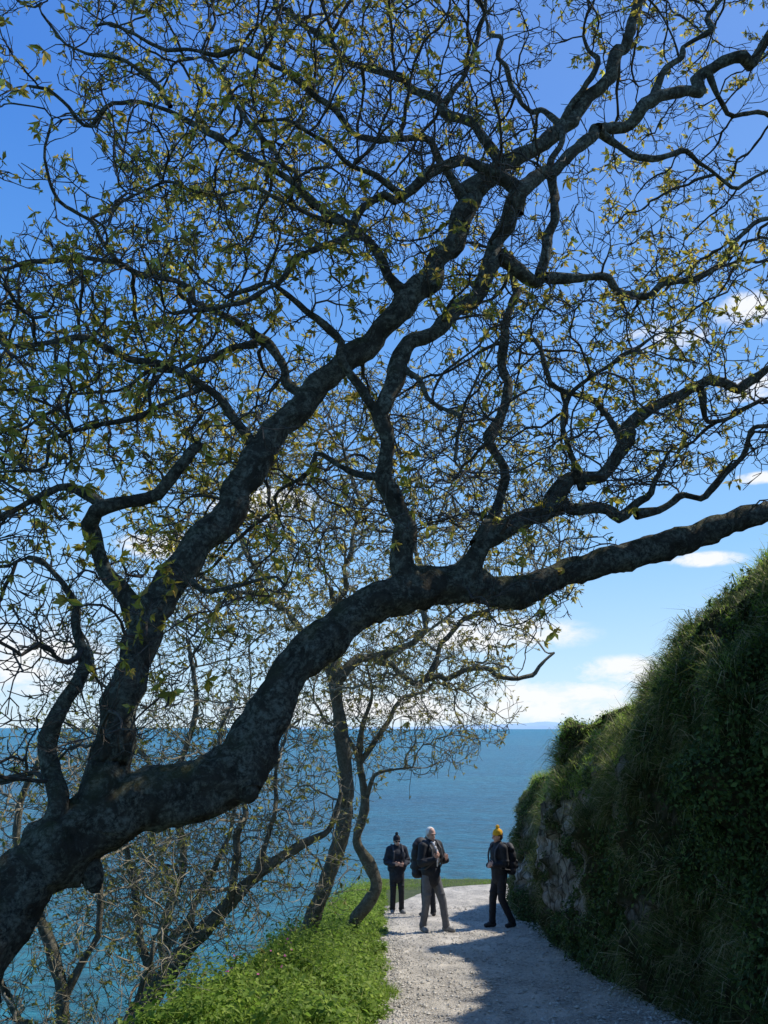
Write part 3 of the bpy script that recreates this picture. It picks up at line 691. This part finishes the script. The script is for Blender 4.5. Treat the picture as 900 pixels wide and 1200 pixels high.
def person(loc,rz,sc,P,mats,label,hat=None,hair=None,shirt=False,glasses=False,pack=None,headyaw=0,slim=1.0,grey=None,packsize=1.0,bulk=0.0,nod=0):
    root=bpy.data.objects.new("person",None); COL.objects.link(root)
    root.location=loc; root.rotation_euler=(0,0,math.radians(rz)); root.scale=(sc,sc,sc)
    root["label"]=label; root["category"]="person"
    hc=Vector((0,-.020,1.635)); HR=Matrix.Rotation(math.radians(headyaw),4,'Z')@Matrix.Rotation(math.radians(nod),4,'X')
    def hp(x,y,z): return hc+(HR@Vector((x,y,z)))
    bm=bmesh.new()
    ell(bm,(0,0,.96),(.155*slim,.11,.12)); ell(bm,(0,0,1.12),(.135*slim,.10,.15)); ell(bm,(0,0,1.30),(.165*slim,.11,.17))
    capsule(bm,P['sL'],P['sR'],.06,.06); capsule(bm,(0,.01,1.42),(0,-.005,1.56),.058,.054)
    ell(bm,hp(0,.01,.015),(.076,.095,.100),HR); ell(bm,hp(0,-.02,-.045),(.060,.070,.070),HR); ell(bm,hp(0,-.05,-.09),(.030,.030,.022),HR)
    capsule(bm,hp(0,-.086,.012),hp(0,-.108,-.022),.009,.014,8)
    ell(bm,hp(.077,.008,-.012),(.010,.018,.030),HR); ell(bm,hp(-.077,.008,-.012),(.010,.018,.030),HR)
    ell(bm,hp(0,-.083,-.058),(.024,.010,.007),HR); ell(bm,hp(0,-.076,.026),(.050,.018,.010),HR)
    for s in 'LR':
        sg=1 if s=='L' else -1
        capsule(bm,P['h'+s],P['k'+s],.080,.056); capsule(bm,P['k'+s],P['a'+s],.054,.036)
        an=Vector(P['a'+s]); td=Vector(P.get('t'+s,(0,-1,0))).normalized()
        capsule(bm,an+Vector((0,0,-.035)),an+td*.15+Vector((0,0,-.055)),.036,.026)
        capsule(bm,P['s'+s],P['e'+s],.050,.040); capsule(bm,P['e'+s],P['w'+s],.039,.025)
        wd=Vector(P['w'+s])-Vector(P['e'+s]); hand(bm,P['w'+s],P.get('d'+s,wd),P.get('n'+s,(-sg,0,0)),sg)
    finish("body",bm,M_skin,root,.006,1)
    bm=bmesh.new(); ell(bm,(0,.005,.95),(.165*slim,.122,.13))
    for s in 'LR':
        h=Vector(P['h'+s]);k=Vector(P['k'+s]);a=Vector(P['a'+s])
        capsule(bm,h,k,.098,.074);capsule(bm,k,k.lerp(a,.95),.072,.062)
        capsule(bm,k.lerp(a,.85),k.lerp(a,.97),.064,.070)
        ell(bm,k.lerp(a,.55),(.070,.074,.06)); ell(bm,h.lerp(k,.7)+Vector((0,-.01,0)),(.084,.086,.05))
    finish("trousers",bm,mats['trousers'],root,.012,2)
    bk=bulk
    bm=bmesh.new(); ell(bm,(0,0,1.02),(.178*slim+bk,.135+bk,.15)); ell(bm,(0,0,1.16),(.165*slim+bk,.130+bk,.18)); ell(bm,(0,0,1.31),(.188*slim+bk,.135+bk,.17))
    capsule(bm,(0,0,.90-bk),(0,0,1.0),.14+bk,.14+bk)
    capsule(bm,P['sL'],P['sR'],.078+bk*.6,.078+bk*.6); capsule(bm,(0,.01,1.43),(0,0,1.50),.078+bk*.5,.072+bk*.5)
    for s in 'LR':
        e=Vector(P['e'+s]);w=Vector(P['w'+s]); sh=Vector(P['s'+s])
        capsule(bm,sh,e,.074+bk*.6,.062+bk*.6);capsule(bm,e,e.lerp(w,.93),.060+bk*.6,.044+bk*.4)
        ell(bm,sh.lerp(e,.8),(.070+bk,.070+bk,.04)); ell(bm,e.lerp(w,.35),(.062+bk,.062+bk,.05))
    finish("jacket",bm,mats['jacket'],root,.011,2)
    for s in 'LR':
        an=Vector(P['a'+s]); td=Vector(P.get('t'+s,(0,-1,0))); td.z=0; td.normalize()
        bm=bmesh.new(); g=Vector((0,0,-.045))
        capsule(bm,an+Vector((0,0,.02)),an+g-td*.02,.050,.050); capsule(bm,an+g-td*.04,an+td*.14+g+Vector((0,0,-.008)),.045,.040)
        capsule(bm,an+td*.03+Vector((0,0,-.02)),an+td*.10+g,.045,.04)
        finish("shoe",bm,mats['shoe'],root,.010,2)
    for sx_ in(-.030,.030):
        bm=bmesh.new(); ell(bm,hp(sx_,-.080,.008),(.011,.008,.007),HR); finish("eye",bm,M_eye,root,0)
    if hair is not None:
        bm=bmesh.new(); ell(bm,hp(0,.034,.036),(.084,.086,.086),HR); ell(bm,hp(0,.05,-.01),(.080,.062,.08),HR)
        for sg in(-1,1): ell(bm,hp(.072*sg,.01,.025),(.016,.032,.040),HR)
        finish("hair",bm,hair,root,.008,2)
    if hat is not None:
        hm,pom=hat
        bm=bmesh.new(); ell(bm,hp(0,.018,.055),(.086,.100,.088),HR)
        for zz in(.028,.044):
          for k in range(20):
            t=k/20*2*math.pi; t2=(k+1)/20*2*math.pi
            capsule(bm,hp(.078*math.cos(t),.014+.093*math.sin(t),zz),hp(.078*math.cos(t2),.014+.093*math.sin(t2),zz),.013,.013,6)
        if pom: 
            for k in range(34):
                dv=Vector(unit(rng.normal(size=3)))*.026; ell(bm,hp(0,.03,.165)+dv,(.017,.017,.017))
        finish("hat",bm,hm,root,.007,1)
    if glasses:
        bm=bmesh.new()
        for sx_ in(-.034,.034): ell(bm,hp(sx_,-.088,.008),(.029,.012,.021),HR)
        capsule(bm,hp(-.01,-.096,.012),hp(.01,-.096,.012),.004,.004,6)
        for sg in(-1,1): capsule(bm,hp(.060*sg,-.085,.012),hp(.08*sg,.0,.01),.004,.004,6)
        finish("sunglasses",bm,M_eye,root,0)
    if shirt:
        bm=bmesh.new()
        for k in range(7):
            z=1.46-k*.055; y=-.075-(.075+bk)*min(1,k/2.2)
            ell(bm,(0.0,y+.002*k-.004,z),(.036-.004*k,.018,.040))
        capsule(bm,(-.04,-.060,1.50),(.04,-.060,1.50),.020,.020); 
        finish("shirt",bm,grey,root,.008,1)
    if pack is not None:
        pk=bpy.data.objects.new("backpack",None); COL.objects.link(pk)
        pk.location=root.location;pk.rotation_euler=root.rotation_euler;pk.scale=root.scale
        pk["label"]=pack[1];pk["category"]="backpack"
        z_=packsize
        def bp(x,y,z): return (x*z_,.13+bk+(y-.13)*z_,1.25+(z-1.25)*z_)
        bm=bmesh.new(); ell(bm,bp(0,.235,1.10),(.155*z_,.115*z_,.16*z_)); ell(bm,bp(0,.235,1.25),(.155*z_,.115*z_,.18*z_)); ell(bm,bp(0,.215,1.40),(.125*z_,.095*z_,.11*z_))
        capsule(bm,bp(-.09,.22,1.0),bp(.09,.22,1.0),.078*z_,.078*z_);capsule(bm,bp(-.09,.22,1.39),bp(.09,.22,1.39),.065*z_,.065*z_)
        finish("bag_body",bm,pack[0],pk,.012,2)
        bm=bmesh.new(); capsule(bm,bp(-.07,.32,1.08),bp(.07,.32,1.08),.055,.055);capsule(bm,bp(-.07,.325,1.16),bp(.07,.325,1.16),.045,.045)
        finish("pocket",bm,pack[0],pk,.010,2)
        for sg in(-1,1):
            pts=[(.10,.16,1.44),(.115,.06,1.505+bk),(.115,-.04,1.495+bk),(.115,-.125-bk,1.40),(.120,-.150-bk,1.28),(.135,-.135-bk,1.16),(.165+bk,-.05,1.06),(.15,.14,1.03)]
            bm=bmesh.new()
            for k in range(len(pts)-1):
                a=pts[k];b2=pts[k+1]
                for o in(-.012,0,.012): capsule(bm,(sg*a[0]+o,a[1],a[2]),(sg*b2[0]+o,b2[1],b2[2]),.013,.013,6)
            finish("strap",bm,M_strap,pk,.007,1)
        bm=bmesh.new(); capsule(bm,(-.04,.17,1.47),(0,.17,1.50),.008,.008,6);capsule(bm,(0,.17,1.50),(.04,.17,1.47),.008,.008,6)
        finish("handle",bm,M_strap,pk,0)
    return root
M_eye=simple("dark_lens",(.012,.01,.01),.2,.1)
M_strap=simple("webbing_strap",(.05,.05,.055),.8,.2)
M_black=simple("black_jacket_cloth",(.014,.015,.019),.8,.4,14,.6,.02)
M_navy=simple("dark_navy_fleece",(.016,.019,.027),.9,.4,14,.6,.02)
M_greyt=simple("grey_trouser_cloth",(.115,.115,.12),.9,.25,12,.7,.03)
M_darkt=simple("dark_trouser_cloth",(.018,.019,.023),.9,.3,12,.7,.03)
M_shoeg=simple("grey_walking_shoe",(.25,.24,.22),.8,.3,30)
M_shoed=simple("dark_walking_boot",(.04,.036,.033),.7,.3,30)
M_white=simple("pale_shirt_cloth",(.66,.67,.70),.85,.1,20)
M_whair=simple("white_hair",(.74,.72,.68),.8,.15,60,.6,.01)
M_bhair=simple("brown_hair",(.08,.05,.03),.7,.3,60,.5,.01)
M_yellow=simple("mustard_knit",(.76,.38,.02),.95,.25,60,.8,.015)
M_bhat=simple("black_knit",(.018,.018,.022),.9,.2,50,.6,.01)
M_pack=simple("black_pack_fabric",(.014,.014,.018),.7,.3,20,.4,.02)
M_pack2=simple("dark_grey_pack_fabric",(.03,.032,.04),.7,.3,20,.4,.02)
def gp(x,y): return (x,y,float(pz(y))+.024)
P2={'sL':(.19,0,1.43),'sR':(-.19,0,1.43),'eL':(.28,-.04,1.17),'eR':(-.28,-.04,1.17),'wL':(.16,-.25,1.20),'wR':(-.15,-.26,1.24),
 'dL':(-.45,-.4,.55),'dR':(.4,-.3,.7),'nL':(0,1,0),'nR':(0,1,0),
 'hL':(.095,0,.92),'hR':(-.095,0,.92),'kL':(.15,-.14,.50),'kR':(-.12,.0,.50),'aL':(.19,-.18,.095),'aR':(-.12,.10,.095),'tL':(.35,-1,0),'tR':(-.3,-1,0)}
person(gp(.84,16.0),42,.99,P2,dict(trousers=M_greyt,jacket=M_black,shoe=M_shoeg),"white-haired person in black jacket and grey trousers, hands at straps",hair=M_whair,shirt=True,grey=M_white,pack=(M_pack,"large black backpack worn by the white-haired walker"),headyaw=-10,packsize=1.2,nod=8,bulk=.025)
P1={'sL':(.17,0,1.43),'sR':(-.17,0,1.43),'eL':(.25,-.01,1.17),'eR':(-.25,-.01,1.17),'wL':(.13,-.22,1.10),'wR':(-.13,-.22,1.12),
 'dL':(-.7,-.4,.2),'dR':(.7,-.4,.2),'nL':(0,1,0),'nR':(0,1,0),
 'hL':(.09,0,.92),'hR':(-.09,0,.92),'kL':(.10,-.05,.50),'kR':(-.09,0,.50),'aL':(.12,.02,.095),'aR':(-.10,.03,.095),'tL':(.3,-1,0),'tR':(-.3,-1,0)}
person(gp(.28,19.6),14,.91,P1,dict(trousers=M_darkt,jacket=M_navy,shoe=M_shoeg),"person in dark jacket, black bobble hat and sunglasses, hands together",hat=(M_bhat,True),hair=M_bhair,glasses=True,pack=(M_pack2,"dark grey backpack worn by walker in black hat"),slim=1.05,bulk=.045,nod=10)
person(gp(.95,19.0),-150,.92,P1,dict(trousers=M_darkt,jacket=M_navy,shoe=M_shoed),"person in dark clothes standing close behind a companion",hair=M_bhair,slim=.9)
P3={'sL':(.17,.0,1.43),'sR':(-.17,0,1.43),'eL':(.20,.02,1.15),'eR':(-.20,.01,1.15),'wL':(.12,-.19,1.13),'wR':(-.12,-.18,1.09),
 'dL':(-.8,-.4,.2),'dR':(.8,-.35,.1),'nL':(0,1,-.3),'nR':(0,1,-.3),
 'hL':(.085,0,.92),'hR':(-.085,0,.92),'kL':(.09,-.02,.51),'kR':(-.09,-.11,.50),'aL':(.09,.20,.10),'aR':(-.10,-.13,.095),'tL':(.1,-1,0),'tR':(-.1,-1,0)}
person(gp(2.16,16.7),-66,.97,P3,dict(trousers=M_darkt,jacket=M_black,shoe=M_shoed),"person in black clothes and mustard bobble hat, side on",hat=(M_yellow,True),hair=M_bhair,pack=(M_pack,"black backpack worn by walker in mustard hat"),slim=.95,packsize=1.0,bulk=.015,nod=6,headyaw=-8)
print("people",time.time()-T0)

# =============== light & sky
EL=math.radians(49.5); AZ=math.radians(62)
sd=Vector((math.sin(AZ)*math.cos(EL),math.cos(AZ)*math.cos(EL),math.sin(EL)))
L=bpy.data.lights.new("sun",'SUN'); L.energy=5.0; L.angle=math.radians(.5); L.color=(1,.95,.86)
lo=bpy.data.objects.new("sun",L); COL.objects.link(lo); lo.rotation_euler=sd.to_track_quat('Z','Y').to_euler(); lo.location=(10,10,30)
W=bpy.data.worlds.new("World"); scene.world=W; W.use_nodes=True; nt=W.node_tree
bg=nt.nodes['Background']; bg.inputs[1].default_value=.15
sky=nt.nodes.new('ShaderNodeTexSky'); sky.sky_type='NISHITA'; sky.sun_disc=False; sky.sun_elevation=EL; sky.sun_rotation=AZ
sky.air_density=1.0; sky.dust_density=.2; sky.ozone_density=1.2
tc=nt.nodes.new('ShaderNodeTexCoord').outputs['Generated']
sp=nt.nodes.new('ShaderNodeSeparateXYZ'); nt.links.new(tc,sp.inputs[0])
az=mth(nt,'ARCTAN2',sp.outputs[0],sp.outputs[1]); el_=mth(nt,'ARCSINE',sp.outputs[2])
grad=ramp(nt,sp.outputs[2],[(0.0,(.56,.74,.90)),(.06,(.42,.65,.90)),(.20,(.22,.49,.88)),(.40,(.10,.33,.80)),(.65,(.045,.205,.69)),(.9,(.035,.16,.57))])
grad=mixc(nt,1.0,grad,(8.0,8.0,8.0),'MULTIPLY')
base_sky=mixc(nt,.83,sky.outputs[0],grad)
dp=nt.nodes.new('ShaderNodeVectorMath'); dp.operation='DOT_PRODUCT'; nt.links.new(tc,dp.inputs[0]); dp.inputs[1].default_value=sd
glow=ramp(nt,dp.outputs['Value'],[(.45,0.0),(1.0,.16)])
base_sky=mixc(nt,glow,base_sky,(4.2,5.8,7.4))
clouds=[(780,392,60,24),(872,362,46,22),(20,772,110,50),(310,592,80,28),(650,812,130,18),(745,792,90,26),(830,655,50,10),(890,560,40,8),(600,832,300,18),(895,455,55,20),(420,828,240,18),(200,640,70,20),(560,745,150,26)]
acc=None
for (u,v,wu,wv) in clouds:
    d=direc(np.array(float(u)),np.array(float(v))); a0=math.atan2(d[0],d[1]); e0=math.atan2(d[2],math.hypot(d[0],d[1]))
    x=mth(nt,'DIVIDE',mth(nt,'SUBTRACT',az,a0),wu/970.); y=mth(nt,'DIVIDE',mth(nt,'SUBTRACT',el_,e0),wv/970.)
    e=mth(nt,'SUBTRACT',1.0,mth(nt,'ADD',mth(nt,'MULTIPLY',x,x),mth(nt,'MULTIPLY',y,y)))
    acc=e if acc is None else mth(nt,'MAXIMUM',acc,e)
acc=mth(nt,'MAXIMUM',acc,0.0)
cn=noise(nt,mapping(nt,tc,(1,1,2.2)),17,9,.66,.3)
cm=mth(nt,'ADD',mth(nt,'MULTIPLY',acc,.28),cn)
cmask=ramp(nt,cm,[(.54,0.0),(.78,1.0)])
gate=mth(nt,'MINIMUM',mth(nt,'MULTIPLY',acc,2.0),1.0)
cf=mth(nt,'MULTIPLY',cmask,gate)
cf=mth(nt,'MULTIPLY',cf,mth(nt,'GREATER_THAN',sp.outputs[2],0.0))
col=mixc(nt,mth(nt,'MULTIPLY',cf,.95),base_sky,(6.6,6.7,6.8))
nt.links.new(col,bg.inputs[0])

cam=bpy.data.cameras.new("camera"); co=bpy.data.objects.new("camera",cam); COL.objects.link(co)
co.location=(0,0,EYE); co.rotation_euler=(math.pi/2+PITCH,0,0)
cam.sensor_fit='VERTICAL'; cam.sensor_height=24; cam.lens=24*970/1200; cam.clip_end=80000; cam.clip_start=.05
scene.camera=co
scene.view_settings.view_transform='Standard'; scene.view_settings.look='None'; scene.view_settings.exposure=0
print("done",time.time()-T0)
